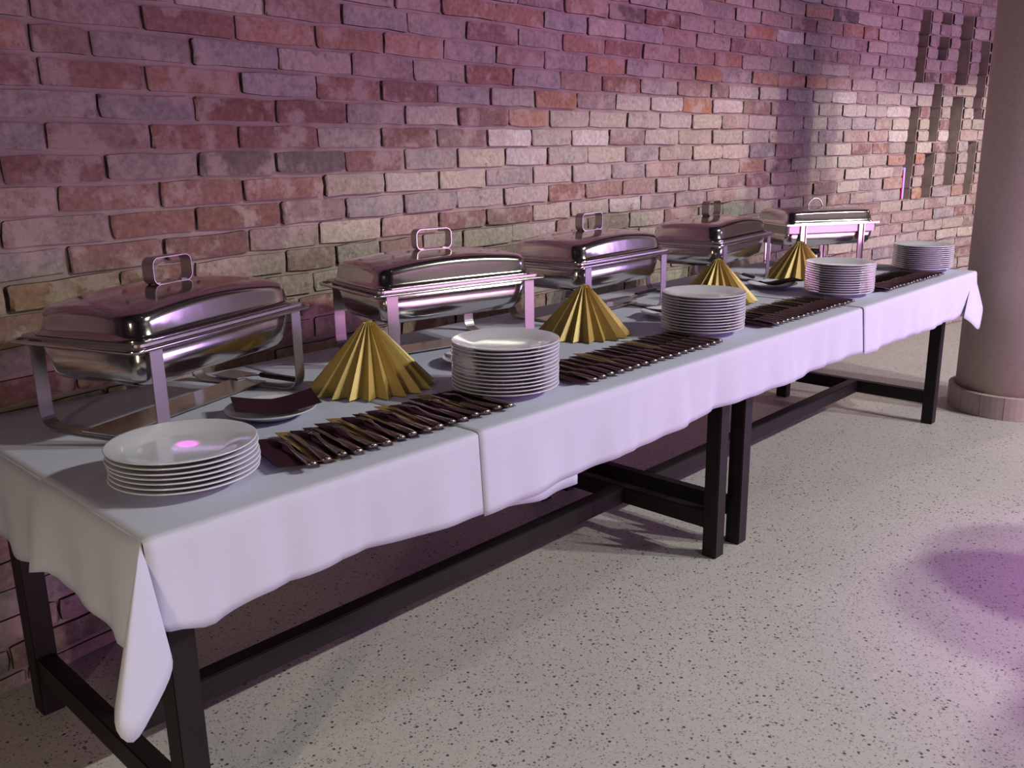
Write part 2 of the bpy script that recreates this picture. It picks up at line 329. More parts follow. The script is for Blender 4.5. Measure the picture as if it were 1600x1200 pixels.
for _k, _c in list(TONES.items()):
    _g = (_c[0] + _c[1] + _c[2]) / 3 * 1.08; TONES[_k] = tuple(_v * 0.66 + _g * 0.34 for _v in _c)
SPECIAL = [('o',1.08,1.74),('o',1.39,1.73),('o',0.77,1.56),('o',0.35,1.05),('r',0.77,1.73),('r',0.48,1.56),('r',0.28,1.57),('r',0.48,1.27),('r',0.77,1.26),('r',0.61,1.18),('r',0.88,1.18),('r',0.97,1.49),('r',1.2,1.49),('r',1.07,1.41),('r',0.67,1.41),('r',0.35,1.34),('r',0.41,1.11),('d',0.9,1.33),('d',1.18,1.33),('d',1.37,1.56),('g',0.62,1.34),('g',0.92,1.66),('g',1.07,1.57),('g',0.24,1.1),('g',0.62,1.65),('g',0.61,1.49),('o',1.67,1.72),('o',2.69,1.8),('o',2.29,1.9),('o',2.85,1.73),('o',2.31,1.49),('o',2.69,1.97),('O',2.5,1.56),('O',3.6,1.56),('g',1.52,1.8),('g',2.4,1.81),('g',2.56,1.89),('g',2.56,1.73),('g',3.12,1.9),('g',1.45,1.18),('g',1.73,1.17),('g',3.0,1.3),('w',2.19,1.4),('w',2.3,1.33),('w',2.74,1.4),('w',3.35,1.57),('w',3.03,1.1),('r',1.46,1.34),('r',1.63,1.4),('r',1.64,1.55),('r',2.01,1.48),('r',2.97,1.64),('r',1.37,1.57),('r',2.07,1.64),('b',1.54,1.25),('b',1.92,1.25),('b',2.46,1.41),('b',2.59,1.47),('b',2.87,1.48),('b',3.15,1.48),('b',1.99,1.33),('b',2.57,1.33),('b',2.87,1.32),('o',3.88,1.81),('o',4.78,2.12),('o',5.17,2.04),('o',5.37,2.04),('o',3.72,1.73),('o',4.24,1.71),('o',4.52,1.72),('o',3.88,1.55),('o',4.81,1.71),('o',5.79,1.26),('o',5.82,1.11),('O',4.18,1.98),('O',3.62,1.55),('O',6.1,1.03),('O',6.1,1.26),('w',4.49,1.97),('w',5.12,1.64),('w',5.12,1.41),('w',3.9,1.55),('w',5.74,1.57),('w',5.71,1.41),('w',6.42,1.43),('w',5.89,1.59),('b',4.45,1.63),('b',5.27,1.56),('b',5.13,1.34),('b',4.75,1.26),('b',5.21,1.19),('b',5.34,1.1),('b',5.78,0.98),('b',6.12,1.49),('g',3.65,1.26),('g',5.01,1.43),('g',4.38,1.32),('g',3.98,1.72),('g',6.37,1.04)]
rgen = random.Random(77)
for k in range(-19, -46, -1):
    ROWS[k] = (-2.2 - rgen.uniform(0.0, 0.28), [rgen.randint(265, 300) for _ in range(36)])
NICHE = 0.28
cells = []
for k, (x, ls) in ROWS.items():
    z1 = ZA - (k - 1) * COURSE; z0 = z1 - COURSE
    if z0 < -0.001: z0 = max(z0, 0.0)
    if z1 > RZ: z1 = RZ
    if z1 - z0 < 0.02: continue
    for l in ls:
        w_ = abs(l) / 1000
        if x > -0.95: cells.append([k, x, x + w_, z0, z1, l < 0, None])
        x += w_
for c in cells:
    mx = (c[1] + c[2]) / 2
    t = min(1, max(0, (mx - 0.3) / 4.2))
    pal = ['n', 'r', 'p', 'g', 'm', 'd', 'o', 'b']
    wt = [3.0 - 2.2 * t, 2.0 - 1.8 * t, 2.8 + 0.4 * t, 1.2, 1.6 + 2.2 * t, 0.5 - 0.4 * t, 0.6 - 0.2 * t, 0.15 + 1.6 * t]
    c[6] = 'k' if c[5] else random.choices(pal, wt)[0]  # niche backs take the darkest tone: recess shade painted into the brick colour
for code, sx, sz in SPECIAL:
    best = min((c for c in cells if not c[5]), key=lambda c: abs((c[1] + c[2]) / 2 - sx) + 4 * abs((c[3] + c[4]) / 2 - sz))
    best[6] = code
# brick shapes: unit blocks with a worn, uneven face; x 0..1, y 0 = face, z 0..1
def brick_shape(seed):
    rng = random.Random(seed); nx = 6; nz = 3; v = []; f = []
    xs = [0, 0.03, 0.33 + rng.uniform(-0.06, 0.06), 0.66 + rng.uniform(-0.06, 0.06), 0.97, 1]; zs = [0, 0.5, 1]
    for j in range(nz):
        for i in range(nx):
            ex = i in (0, nx - 1); ez = j in (0, nz - 1)
            y = (0.45 if ex and ez else 0.22 if ex or ez else 0.0) + rng.uniform(-0.14, 0.16)
            x = xs[i] + (rng.uniform(-0.010, 0.012) if ex else 0)
            z = zs[j] + (rng.uniform(-0.055, 0.05) if ez else rng.uniform(-0.05, 0.05)) + ((0.045 if j == 0 else -0.045) if ex and ez else 0)
            v.append((x, y, z))
    for j in range(nz - 1):
        for i in range(nx - 1): a = j * nx + i; f.append((a, a + 1, a + nx + 1, a + nx))
    nfront = len(f)
    loop = [i for i in range(nx)] + [nx * j + nx - 1 for j in range(1, nz)] + [nx * (nz - 1) + i for i in range(nx - 2, -1, -1)] + [nx * j for j in range(nz - 2, 0, -1)]
    n = len(v); v += [(v[i][0], 8.0, v[i][2]) for i in loop]
    for a in range(len(loop)):
        b = (a + 1) % len(loop); f.append((loop[b], loop[a], n + a, n + b))
    return v, f, [0] * nfront + [1] * len(loop)
SHAPES = [brick_shape(100 + i) for i in range(14)]
SHAPE_ME = []
for v, f, mi in SHAPES:
    me = new_mesh('brick', v, f, True)
    try: me.set_sharp_from_angle(angle=math.radians(50))
    except Exception: pass
    me.materials.append(M_brick); me.materials.append(M_shaded_side); me.polygons.foreach_set('material_index', mi); SHAPE_ME.append(me)
wall = bpy.data.objects.new('wall_back', None)
mort = MB()
# mortar bed: a surface per course run, 11 mm behind the brick faces, deep reveals at the niches
def mort_run(x0, x1, z0, z1, off, ends):
    n = max(1, int((x1 - x0) / 0.25)); xs = [x0 + (x1 - x0) * i / n for i in range(n + 1)]
    v = [(x, wall_y(x) + off, z0) for x in xs] + [(x, wall_y(x) + off, z1) for x in xs]
    v += [(x, wall_y(x) + NICHE + 0.02, z0) for x in xs] + [(x, wall_y(x) + NICHE + 0.02, z1) for x in xs]
    m = n + 1; f = []
    for i in range(n):
        f.append((i, i + 1, m + i + 1, m + i)); f.append((i, 2 * m + i, 2 * m + i + 1, i + 1)); f.append((m + i, m + i + 1, 3 * m + i + 1, 3 * m + i))
    if ends: f.append((0, m, 3 * m, 2 * m)); f.append((n, 2 * m + n, 3 * m + n, m + n))
    mort.add(v, f)
byrow = {}
for c in cells: byrow.setdefault(c[0], []).append(c)
for k, cs in byrow.items():
    run = None
    for c in cs + [None]:
        if c is not None and not c[5]:
            run = [c[1] if run is None else run[0], c[2]]
        else:
            if run: mort_run(run[0], run[1], cs[0][3], cs[0][4], 0.013, True)
            run = None
n_ = 60
xs = [-0.95 + (RX1 + 1.05) * i / n_ for i in range(n_ + 1)]
mort.add([(x, wall_y(x) + NICHE + 0.012, 0) for x in xs] + [(x, wall_y(x) + NICHE + 0.012, RZ) for x in xs], [(i, i + 1, n_ + 2 + i, n_ + 1 + i) for i in range(n_)])
wall = struct(mort.build('wall_back', M_mortar))
m = MB(); m.box(RX0 - 0.1, -0.66, 0.82, 0.95, 0, RZ); struct(m.build('wall_back', M_plaster))     # plastered return left of the bricks
def cell_matrix(c, rng):
    k, x0, x1, z0, z1, niche, tone = c
    jv = rng.uniform(0.008, 0.015) / 2; jh = rng.uniform(0.010, 0.017) / 2
    off = (NICHE - 0.012 + rng.uniform(-0.003, 0.004)) if niche else rng.uniform(-0.005, 0.004)
    a0, a1 = x0 + jv, x1 - jv
    p0 = Vector((a0, wall_y(a0), 0)); p1 = Vector((a1, wall_y(a1), 0)); d = (p1 - p0); L_ = d.length; d.normalize()
    nrm = Vector((-d.y, d.x, 0))      # into the wall
    o = p0 + nrm * off; zb, zt = z0 + jh, z1 - jh
    tilt = rng.uniform(-0.002, 0.002)
    M = Matrix(((d.x * L_, nrm.x * 0.010, 0, o.x), (d.y * L_, nrm.y * 0.010, 0, o.y), (tilt, 0, zt - zb, zb), (0, 0, 0, 1)))
    return M, L_
rngb = random.Random(5)
def tone_of(c, rng):
    t = TONES[c[6]]; s = rng.uniform(0.85, 1.15); h = rng.uniform(-0.012, 0.012)
    return (max(0.02, t[0] * s + h), t[1] * s, max(0.02, t[2] * s - h), 1.0)
def img_size(c):
    x = (c[1] + c[2]) / 2; z = (c[3] + c[4]) / 2; d = Vector((x, wall_y(x), z)) - CAM
    fx = d.dot(f_)
    if fx < 0.2: return 0
    px = 800 + 1403 * d.dot(r_) / fx; py = 600 - 1403 * d.dot(u_) / fx
    if not (-60 < px < 1570 and -40 < py < 660): return 0
    # hidden behind the buffet
    if z < 0.74 and px > 60: return 0
    g = Vector((c[2], wall_y(c[2]), z)) - Vector((c[1], wall_y(c[1]), z)); n = Vector((g.y, -g.x, 0)).normalized()
    return (c[2] - c[1]) * (c[4] - c[3]) * abs(n.dot(d.normalized())) / fx ** 2
order = sorted(range(len(cells)), key=lambda i: -img_size(cells[i]))
single = set(order[:298])
sv = []; sf = []; sc_ = []; smi = []
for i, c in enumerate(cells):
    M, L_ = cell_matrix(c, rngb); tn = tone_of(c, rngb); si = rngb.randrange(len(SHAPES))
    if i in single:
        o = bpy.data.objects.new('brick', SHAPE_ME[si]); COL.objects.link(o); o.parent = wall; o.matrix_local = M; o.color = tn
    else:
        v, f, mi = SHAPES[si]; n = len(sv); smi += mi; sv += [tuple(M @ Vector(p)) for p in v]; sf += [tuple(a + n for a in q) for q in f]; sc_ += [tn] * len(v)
me = new_mesh('brick_courses', sv, sf, True)
at = me.attributes.new('brick_tone', 'FLOAT_COLOR', 'POINT'); at.data.foreach_set('color', [x for t in sc_ for x in t])
try: me.set_sharp_from_angle(angle=math.radians(50))
except Exception: pass
me.materials.append(M_brick_s); me.materials.append(M_shaded_side); me.polygons.foreach_set('material_index', smi)
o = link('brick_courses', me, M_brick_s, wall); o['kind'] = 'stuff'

# ------------------------------------------------------------------ round column
colm = thing('column', 'round grey brown concrete column on a tiled plinth beside the far table end', 'column', (4.58, -0.12, 0))
m = MB(); m.lathe([(0.0, 0.0), (0.258, 0.0), (0.258, RZ), (0, RZ)], 64); m.build('shaft', M_column, colm)
m = MB(); m.lathe([(0.259, 0.0), (0.285, 0.0), (0.285, 0.117), (0.259, 0.117)], 64); m.build('plinth_core', M_grout, colm)
NT = 16
for k in range(NT):
    a0 = 2 * PI * k / NT + 0.006 + 0.2; a1 = 2 * PI * (k + 1) / NT - 0.006 + 0.2; v = []; f = []
    ns = 4
    for i in range(ns + 1):
        a = a0 + (a1 - a0) * i / ns
        for (r, z) in ((0.27, 0.001), (0.29, 0.001), (0.29, 0.116), (0.27, 0.120)): v.append((r * math.cos(a), r * math.sin(a), z))
    for i in range(ns):
        for q in range(4): f.append((i * 4 + q, i * 4 + (q + 1) % 4, i * 4 + 4 + (q + 1) % 4, i * 4 + 4 + q))
    f.append((3, 2, 1, 0)); f.append(tuple(ns * 4 + q for q in range(4)))
    m = MB(); m.add(v, f); m.build('tile', M_tile, colm)

# ------------------------------------------------------------------ tables
def table(label, x0, x1, xa, xb):
    t = thing('buffet_table', label, 'table', (x0, 0, 0))
    W = 0.985; lw = 0.054
    def part(name, a, b, c, d, e, g, bev=0.003): m = MB(); m.box(a - x0, b - x0, c, d, e, g, bev); return m.build(name, M_wood, t)
    part('tabletop', x0, x1, 0.002, W, 0.722, 0.750)
    ya0, ya1 = 0.064, 0.118; yb0, yb1 = 0.850, 0.909
    for lx in (xa, xb - lw):
        part('leg', lx, lx + lw, ya0, ya1, 0, 0.721); part('leg', lx, lx + lw, yb0, yb1, 0, 0.721)
        part('cross_stretcher', lx + 0.006, lx + lw - 0.006, ya1, yb0, 0.10, 0.162)
        part('apron', lx + 0.008, lx + lw - 0.008, ya1, yb0, 0.655, 0.721)
    part('long_stretcher', xa + lw - 0.006, xb - lw + 0.006, 0.455, 0.507, 0.10, 0.162)
    return t
table('long black wooden trestle table nearest the camera, under white tablecloths', 0.0, 2.048, 0.052, 2.002)
table('long black wooden trestle table standing next to the round column', 2.053, 4.158, 2.102, 4.051)

# ------------------------------------------------------------------ tablecloths
ZT = 0.757
def lerp_table(tab, x):
    for (x0, z0), (x1, z1) in zip(tab[:-1], tab[1:]):
        if x0 <= x <= x1:
            t = (x - x0) / (x1 - x0); t = t * t * (3 - 2 * t); return z0 + (z1 - z0) * t
    return tab[0][1] if x < tab[0][0] else tab[-1][1]
def catmull(P, t):
    n = len(P) - 1; s = min(n - 1e-6, max(0, t * n)); i = int(s); u = s - i
    p0, p1, p2, p3 = (Vector(P[max(0, i - 1)]), Vector(P[i]), Vector(P[i + 1]), Vector(P[min(n, i + 2)]))
    return 0.5 * ((2 * p1) + (-p0 + p2) * u + (2 * p0 - 5 * p1 + 4 * p2 - p3) * u * u + (-p0 + 3 * p1 - 3 * p2 + p3) * u ** 3)
CREASE = [(0.10, 1), (0.26, -1), (0.417, 1), (1.33, 1), (1.62, -1), (1.78, -1), (2.25, 1), (2.55, -1), (3.40, 1), (3.75, -1)]
def skirt_off(x, t):
    o = 0.012 + t * (0.007 * math.sin(x * 9.1 + 0.7) + 0.005 * math.sin(x * 19.3 + 2.0) + 0.003 * math.sin(x * 41.0) + 0.008)
    for cx, s in CREASE: o += s * 0.007 * max(0, 1 - abs(x - cx) / 0.03) * (0.35 + 0.65 * t)
    return o
def cloth(label, xa, xb, hem, lift, left=None, right=None, hang=None):
    v = []; f = []; nx = int((xb - xa) / 0.02) + 1; xs = [xa + (xb - xa) * i / (nx - 1) for i in range(nx)]
    NS = 10; cols = []
    for x in xs:
        hz = lerp_table(hem, x); c = []
        e = lift if hang is None else hang
        for j in range(NS + 1):
            t = 1 - j / NS
            c.append((x, -skirt_off(x, t) - e, hz + (ZT - 0.006 - hz) * (1 - t)))
        for a in (25, 55, 90): c.append((x, -0.010 - e + 0.012 * (1 - math.cos(math.radians(a))) if a < 90 else 0.004, ZT + lift - 0.006 + 0.006 * math.sin(math.radians(a))))
        e = lift
        for y in (0.15, 0.35, 0.55, 0.75, 0.93, 0.982): c.append((x, y, ZT + e + 0.0))
        c.append((x, 0.992 + e, ZT + e - 0.006)); c.append((x, 0.996 + e, 0.62))
        cols.append(c)
    m = len(cols[0])
    for c in cols: v += c
    for i in range(nx - 1):
        for j in range(m - 1): a = i * m + j; f.append((a, a + m, a + m + 1, a + 1))
    iK = NS                            # top of the skirt in a column
    def end(col_index, hemc, side):    # corner fold and hanging end skirt
        base = col_index * m
        K = Vector((xs[col_index], -0.004, ZT))
        nR, nP = 10, 26; grid = []
        hem_pts = [Vector(q) for q in hemc['tail']]; 
        if side < 0: hem_pts[0].y = -skirt_off(xs[col_index], 1) - lift
        for p in range(nP + 1):
            E = catmull(hem_pts, p / nP); row = []
            for r in range(1, nR + 1):
                s = r / nR; q = K.lerp(E, s); q.z += 0.012 * s * (1 - s)
                row.append(q)
            grid.append(row)
        kb = len(v); v.append(tuple(K))
        for row in grid: v.extend(tuple(q) for q in row)
        idx = lambda p, r: kb + 1 + p * nR + r
        for p in range(nP):
            f.append((kb, idx(p, 0), idx(p + 1, 0)))
            for r in range(nR - 1): f.append((idx(p, r), idx(p, r + 1), idx(p + 1, r + 1), idx(p + 1, r)))
        # end skirt, joined to the last ray of the corner fold
        El = catmull(hem_pts, 1.0); NY = 44; nd = 10
        ys = [0.004 + (0.982 - 0.004) * i / NY for i in range(NY + 1)]; sb = len(v)
        for y in ys:
            hz = lerp_table(hemc['end'], y); bl = min(1, (y - 0.004) / 0.06)
            for j in range(nd):
                t = j / (nd - 1)
                o = 0.0 if j == 0 else 0.004 + 0.010 * min(1, t * 4) + t * (0.008 * math.sin(y * 15 + 1) + 0.006 * math.sin(y * 34) + 0.006 + 0.018 * max(0, 1 - abs(y - 0.42) / 0.05))
                q = Vector((xs[col_index] + side * o, y, (ZT + lift) if j == 0 else ZT + lift - 0.003 - (ZT - 0.003 - hz) * t))
                q = K.lerp(El, t).lerp(q, bl)
                v.append(tuple(q))
        for i in range(NY):
            for j in range(nd - 1): a = sb + i * nd + j; f.append((a, a + 1, a + nd + 1, a + nd))
    if left: end(0, left, -1)
    if right: end(nx - 1, right, 1)
    me = new_mesh('tablecloth', v, f, True)
    bm = bmesh.new(); bm.from_mesh(me); bmesh.ops.remove_doubles(bm, verts=bm.verts[:], dist=0.0008); bmesh.ops.recalc_face_normals(bm, faces=bm.faces[:]); bm.to_mesh(me); bm.free()
    me.polygons.foreach_set('use_smooth', [True] * len(me.polygons))
    o = link('tablecloth', me, M_cloth)
    so = o.modifiers.new('thick', 'SOLIDIFY'); so.thickness = 0.0006; so.offset = -1
    return tag(o, label, 'tablecloth', 'white tablecloths on the buffet')
cloth('white tablecloth on the near end of the buffet with a corner hanging low', 0.0, 1.115,
      [(0, 0.600), (0.03, 0.590), (0.09, 0.572), (0.2, 0.588), (0.417, 0.588), (0.6, 0.574), (0.767, 0.566), (1.0, 0.540), (1.115, 0.536)], 0.0,
      left=dict(tail=[(0.0, -0.018, 0.600), (0.006, -0.052, 0.572), (-0.006, -0.075, 0.546), (-0.055, -0.105, 0.512), (-0.098, -0.122, 0.488), (-0.116, -0.108, 0.515), (-0.085, -0.05, 0.535), (-0.03, -0.012, 0.545), (-0.019, 0.006, 0.553)],
                end=[(0.02, 0.553), (0.15, 0.552), (0.326, 0.560), (0.386, 0.585), (0.43, 0.575), (0.59, 0.545), (0.72, 0.556), (0.965, 0.57)]))
cloth('white tablecloth over the middle of the buffet where the two tables meet', 0.767, 3.105,
      [(0.767, 0.560), (1.11, 0.563), (1.4, 0.574), (1.754, 0.586), (2.3, 0.584), (2.83, 0.586), (3.105, 0.580)], 0.0016)
cloth('white tablecloth on the far end of the buffet in front of the column', 2.83, 4.165,
      [(2.83, 0.576), (3.105, 0.572), (3.5, 0.568), (3.976, 0.561), (4.165, 0.575)], 0.0034, hang=0.0065,
      right=dict(tail=[(3.965, -0.040, 0.560), (4.0, -0.062, 0.535), (4.075, -0.078, 0.492), (4.15, -0.066, 0.520), (4.225, -0.045, 0.578), (4.215, -0.02, 0.575), (4.184, 0.006, 0.57)],
                 end=[(0.02, 0.57), (0.3, 0.56), (0.6, 0.57), (0.965, 0.57)]))
TOP = ZT + 0.0038
# ------------------------------------------------------------------ chafing dishes
def fillet_path(pts, r, n=6):
    """polyline with rounded corners"""
    P = [Vector(p) for p in pts]; out = [P[0]]
    for i in range(1, len(P) - 1):
        a = (P[i - 1] - P[i]).normalized(); b = (P[i + 1] - P[i]).normalized()
        p0 = P[i] + a * r; p1 = P[i] + b * r
        for k in range(n + 1):
            t = k / n; out.append(p0 * (1 - t) ** 2 + P[i] * 2 * t * (1 - t) + p1 * t * t)
    out.append(P[-1]); return out
def lid_mesh(A, B, hw, ax, ay, r):
    """domed lid, half sizes A, B; wall height hw, crowns ax (along) and ay (across)"""
    mb = MB(); rings = []
    def top(x, y): return hw + ax * max(0, 1 - (x / A) ** 2) + ay * max(0, 1 - (y / B) ** 2)
    N = 8
    def ring(ins, fz): 
        return [(x, y, fz(x, y)) for x, y in rrect(A - ins, B - ins, max(0.006, 0.045 - ins), N)]
    # densify straight sides for the arch
    def dens(pts, n=10):
        out = []
        for i in range(len(pts)):
            a = Vector(pts[i]); b = Vector(pts[(i + 1) % len(pts)])
            if (b - a).length > 0.08:
                for k in range(n): out.append(tuple(a.lerp(b, k / n)))
            else: out.append(tuple(a))
        return out
    base = dens([(x, y, 0) for x, y in rrect(A, B, 0.045, N)], 12)
    def scaled(ins):
        return [(x * (A - ins) / A, y * (B - ins) / B) for x, y, _ in base]
    rings.append([(x * 1.018, y * 1.03, 0.0) for x, y, _ in base]); rings.append([(x * 1.018, y * 1.03, 0.004) for x, y, _ in base]); rings.append([(x, y, 0.006) for x, y, _ in base])
    rings.append([(x, y, 0.35 * (top(x0, y0) - r)) for (x, y), (x0, y0, _) in zip(scaled(0.003), base)])
    rings.append([(x, y, top(x0, y0) - r) for (x, y), (x0, y0, _) in zip(scaled(0.007), base)])
    for a in (22, 45, 67, 90):
        s = math.sin(math.radians(a)); c = math.cos(math.radians(a)); ins = 0.007 + r * (1 - c)
        rings.append([(x, y, top(x, y) - r * (1 - s) + (0 if a == 90 else 0.0)) for (x, y) in scaled(ins)])
    i0 = 0.007 + r
    for q in (0.15, 0.3, 0.5, 0.7, 0.88):
        rings.append([(x * (1 - q), y * (1 - q), top(x * (1 - q), y * (1 - q))) for (x, y) in scaled(i0)])
    loft(mb, rings, False, True)
    return mb, top
def open_pan(A, B, rc, z0, z1, taper, t=0.002):
    mb = MB(); rings = []
    rr = lambda a, b, z: [(x, y, z) for x, y in rrect(a, b, rc, 7)]
    rings.append(rr(A, B, z1)); rings.append(rr(A - taper * 0.75, B - taper * 0.75, z0 + 0.02)); rings.append(rr(A - taper - 0.004, B - taper - 0.004, z0 + 0.006)); rings.append(rr(A - taper - 0.016, B - taper - 0.016, z0))
    loft(mb, rings, True, False)
    return mb
def flange(A, B, a, b, z, t, rc=0.02):
    mb = MB(); o1 = rrect(A, B, rc, 5); i1 = rrect(a, b, rc, 5); n = len(o1)
    v = [(x, y, z) for x, y in o1] + [(x, y, z + t) for x, y in o1] + [(x, y, z + t) for x, y in i1] + [(x, y, z) for x, y in i1]; f = []
    for q in range(4):
        for k in range(n): f.append((q * n + k, q * n + (k + 1) % n, ((q + 1) % 4) * n + (k + 1) % n, ((q + 1) % 4) * n + k))
    mb.add(v, f); return mb
RAIL = 0.2135
def chafer(label, F, ang, A=0.305, B=0.185):
    a = math.radians(ang); cx = F[0] + A * math.cos(a) - B * math.sin(a); cy = F[1] + A * math.sin(a) + B * math.cos(a)
    t = thing('chafing_dish', label, 'chafing dish', (cx, cy, TOP), a, 'chafing dishes along the buffet')
    m = MB(); m.tube([(x, y, RAIL) for x, y in rrect(A, B, 0.022, 6)], 0.0048, 8, True); m.build('rail', M_steel, t)
    yb = B - 0.008
    for lx in (-A + 0.062, A - 0.062):
        p = fillet_path([(lx, -yb, RAIL - 0.002), (lx, -yb, 0.0022), (lx, yb, 0.0022), (lx, yb, RAIL - 0.002)], 0.042, 8)
        m = MB(); m.ribbon(p, (1, 0, 0), 0.036, 0.003); m.build('leg_band', M_dull, t)
    m = MB(); m.box(-A + 0.045, A - 0.045, -0.052, 0.052, 0.0048, 0.0085, 0.001); m.build('burner_shelf', M_steel, t)
    open_pan(0.268, 0.163, 0.04, 0.118, RAIL + 0.010, 0.022).build('water_pan', M_steel, t)
    flange(0.287, 0.177, 0.255, 0.150, RAIL + 0.0055, 0.006).build('pan_rim', M_steel_b, t)
    mb, top = lid_mesh(0.272, 0.160, 0.048, 0.022, 0.016, 0.018)
    lid = mb.build('lid', M_lid, t, (0, 0, RAIL + 0.0125))
    hz = top(0, 0)
    m = MB(); loop = [(x, 0, hz + 0.0305 + z) for x, z in rrect(0.062, 0.031, 0.018, 6)]; m.ribbon(loop, (0, 1, 0), 0.034, 0.0022, True)
    m.build('handle', M_steel_b, lid)
    for sx in (-1, 1):
        m = MB(); m.box(sx * 0.044 - 0.009, sx * 0.044 + 0.009, -0.007, 0.006, hz - 0.004, hz + 0.003); m.build('handle_bracket', M_steel_b, lid)
    return t
chafer('polished chafing dish with domed lid at the near left end of the buffet', (0.208, 0.412), 20.3)
chafer('polished chafing dish behind the first gold napkin fan, second from the near end', (0.972, 0.605), -10.5)
chafer('polished chafing dish behind the second gold napkin fan, third from near end', (1.804, 0.548), 2.2)
chafer('polished chafing dish behind the third gold napkin fan, turned corner to camera', (2.690, 0.530), 7.0)
# the last one is of another make: flat rail, channel legs, straight lid
def chafer_far(label, F, ang):
    A, B, R = 0.265, 0.175, 0.228; a = math.radians(ang); cx = F[0] + A * math.cos(a) - B * math.sin(a); cy = F[1] + A * math.sin(a) + B * math.cos(a)
    t = thing('chafing_dish', label, 'chafing dish', (cx, cy, TOP), a, 'chafing dishes along the buffet')
    flange(A, B, A - 0.03, B - 0.03, R - 0.006, 0.006, 0.004).build('rail', M_steel, t)
    for lx in (-0.165, 0.165):
        for ly in (-B + 0.012, B - 0.012):
            m = MB(); m.box(lx - 0.016, lx + 0.016, ly - 0.002, ly + 0.002, 0.0, R - 0.006); m.box(lx - 0.016, lx - 0.012, ly - 0.008, ly - 0.002, 0.0, R - 0.006); m.box(lx + 0.012, lx + 0.016, ly - 0.008, ly - 0.002, 0.0, R - 0.006)
            m.build('leg', M_steel_b, t)
        m = MB(); m.box(lx - 0.012, lx + 0.012, -B + 0.014, B - 0.014, 0.012, 0.016); m.build('foot_bar', M_steel_b, t)
    m = MB(); m.box(-0.165, 0.165, -0.05, 0.05, 0.0165, 0.0195); m.build('burner_shelf', M_steel, t)
    open_pan(0.255, 0.160, 0.035, 0.118, R - 0.0065, 0.014).build('water_pan', M_steel, t)
    mb = MB(); loft(mb, [[(x, y, z) for x, y in rrect(0.258, 0.163, 0.02, 5)] for z in (R - 0.045, R - 0.007)]); mb.build('pan_skirt', M_dull, t)
    mb, top = lid_mesh(0.248, 0.155, 0.052, 0.004, 0.016, 0.014); lid = mb.build('lid', M_lid, t, (0, 0, R + 0.0005))
    hz = top(0, 0)
    m = MB(); m.tube([(0.042 * math.cos(q * PI / 12), 0, hz - 0.004 + 0.046 * math.sin(q * PI / 12)) for q in range(13)], 0.0045, 8); m.build('handle', M_steel_b, lid)
    return t
chafer_far('chafing dish with flat rail and straight lid at the far end beside the wall', (3.588, 0.700), -31.5)

# ------------------------------------------------------------------ plates
def plate_mesh(R, n=56):
    s = R / 0.14; p = [(0, 0.0035), (0.055, 0.003), (0.070, 0.001), (0.078, 0.0), (0.081, 0.0), (0.083, 0.003), (0.100, 0.0075), (0.137, 0.0185), (0.140, 0.0205), (0.1395, 0.022), (0.137, 0.0218), (0.103, 0.0125), (0.088, 0.0075), (0.080, 0.006), (0, 0.0058)]
    m = MB(); m.lathe([(r * s, z) for r, z in p], n); return m.mesh('dinner_plate')
P_me = plate_mesh(0.1395); P_me.materials.append(M_porc)
ORD = ['top', 'second', 'third', 'fourth', 'fifth', 'sixth', 'seventh', 'eighth', 'ninth', 'tenth', 'eleventh', 'twelfth', 'thirteenth', 'fourteenth', 'fifteenth', 'sixteenth', 'seventeenth']
STACKS = [((0.187, 0.200), 7, 'short stack at the near end of the buffet', 'plates in the short near stack'),
          ((1.065, 0.190), 13, 'stack right of the first gold napkin fan', 'plates in the stack by the first fan'),
          ((2.052, 0.213), 13, 'stack right of the second gold napkin fan', 'plates in the stack by the second fan'),
          ((3.085, 0.198), 13, 'stack right of the fourth gold napkin fan', 'plates in the stack by the fourth fan'),
          ((4.055, 0.206), 12, 'stack at the far end by the column', 'plates in the far end stack')]
rp = random.Random(8)
for (sx, sy), n, where, grp in STACKS:
    ox = oy = 0
    for i in range(n):
        if i in (n - 3, n // 2): ox, oy = rp.uniform(-0.002, 0.002), rp.uniform(-0.002, 0.002)
        o = link('dinner_plate', P_me, None, None, (sx + ox + rp.uniform(-0.0012, 0.0012), sy + oy + rp.uniform(-0.0012, 0.0012), TOP + i * 0.0096)); o.rotation_euler = (0, 0, rp.uniform(0, 6))
        r = n - 1 - i
        lab = ('top white dinner plate of the ' + where) if r == 0 else ('bottom white dinner plate of the ' + where) if i == 0 else ('white dinner plate, ' + ORD[r] + ' from the top, ' + where)
        tag(o, lab, 'plate', grp)

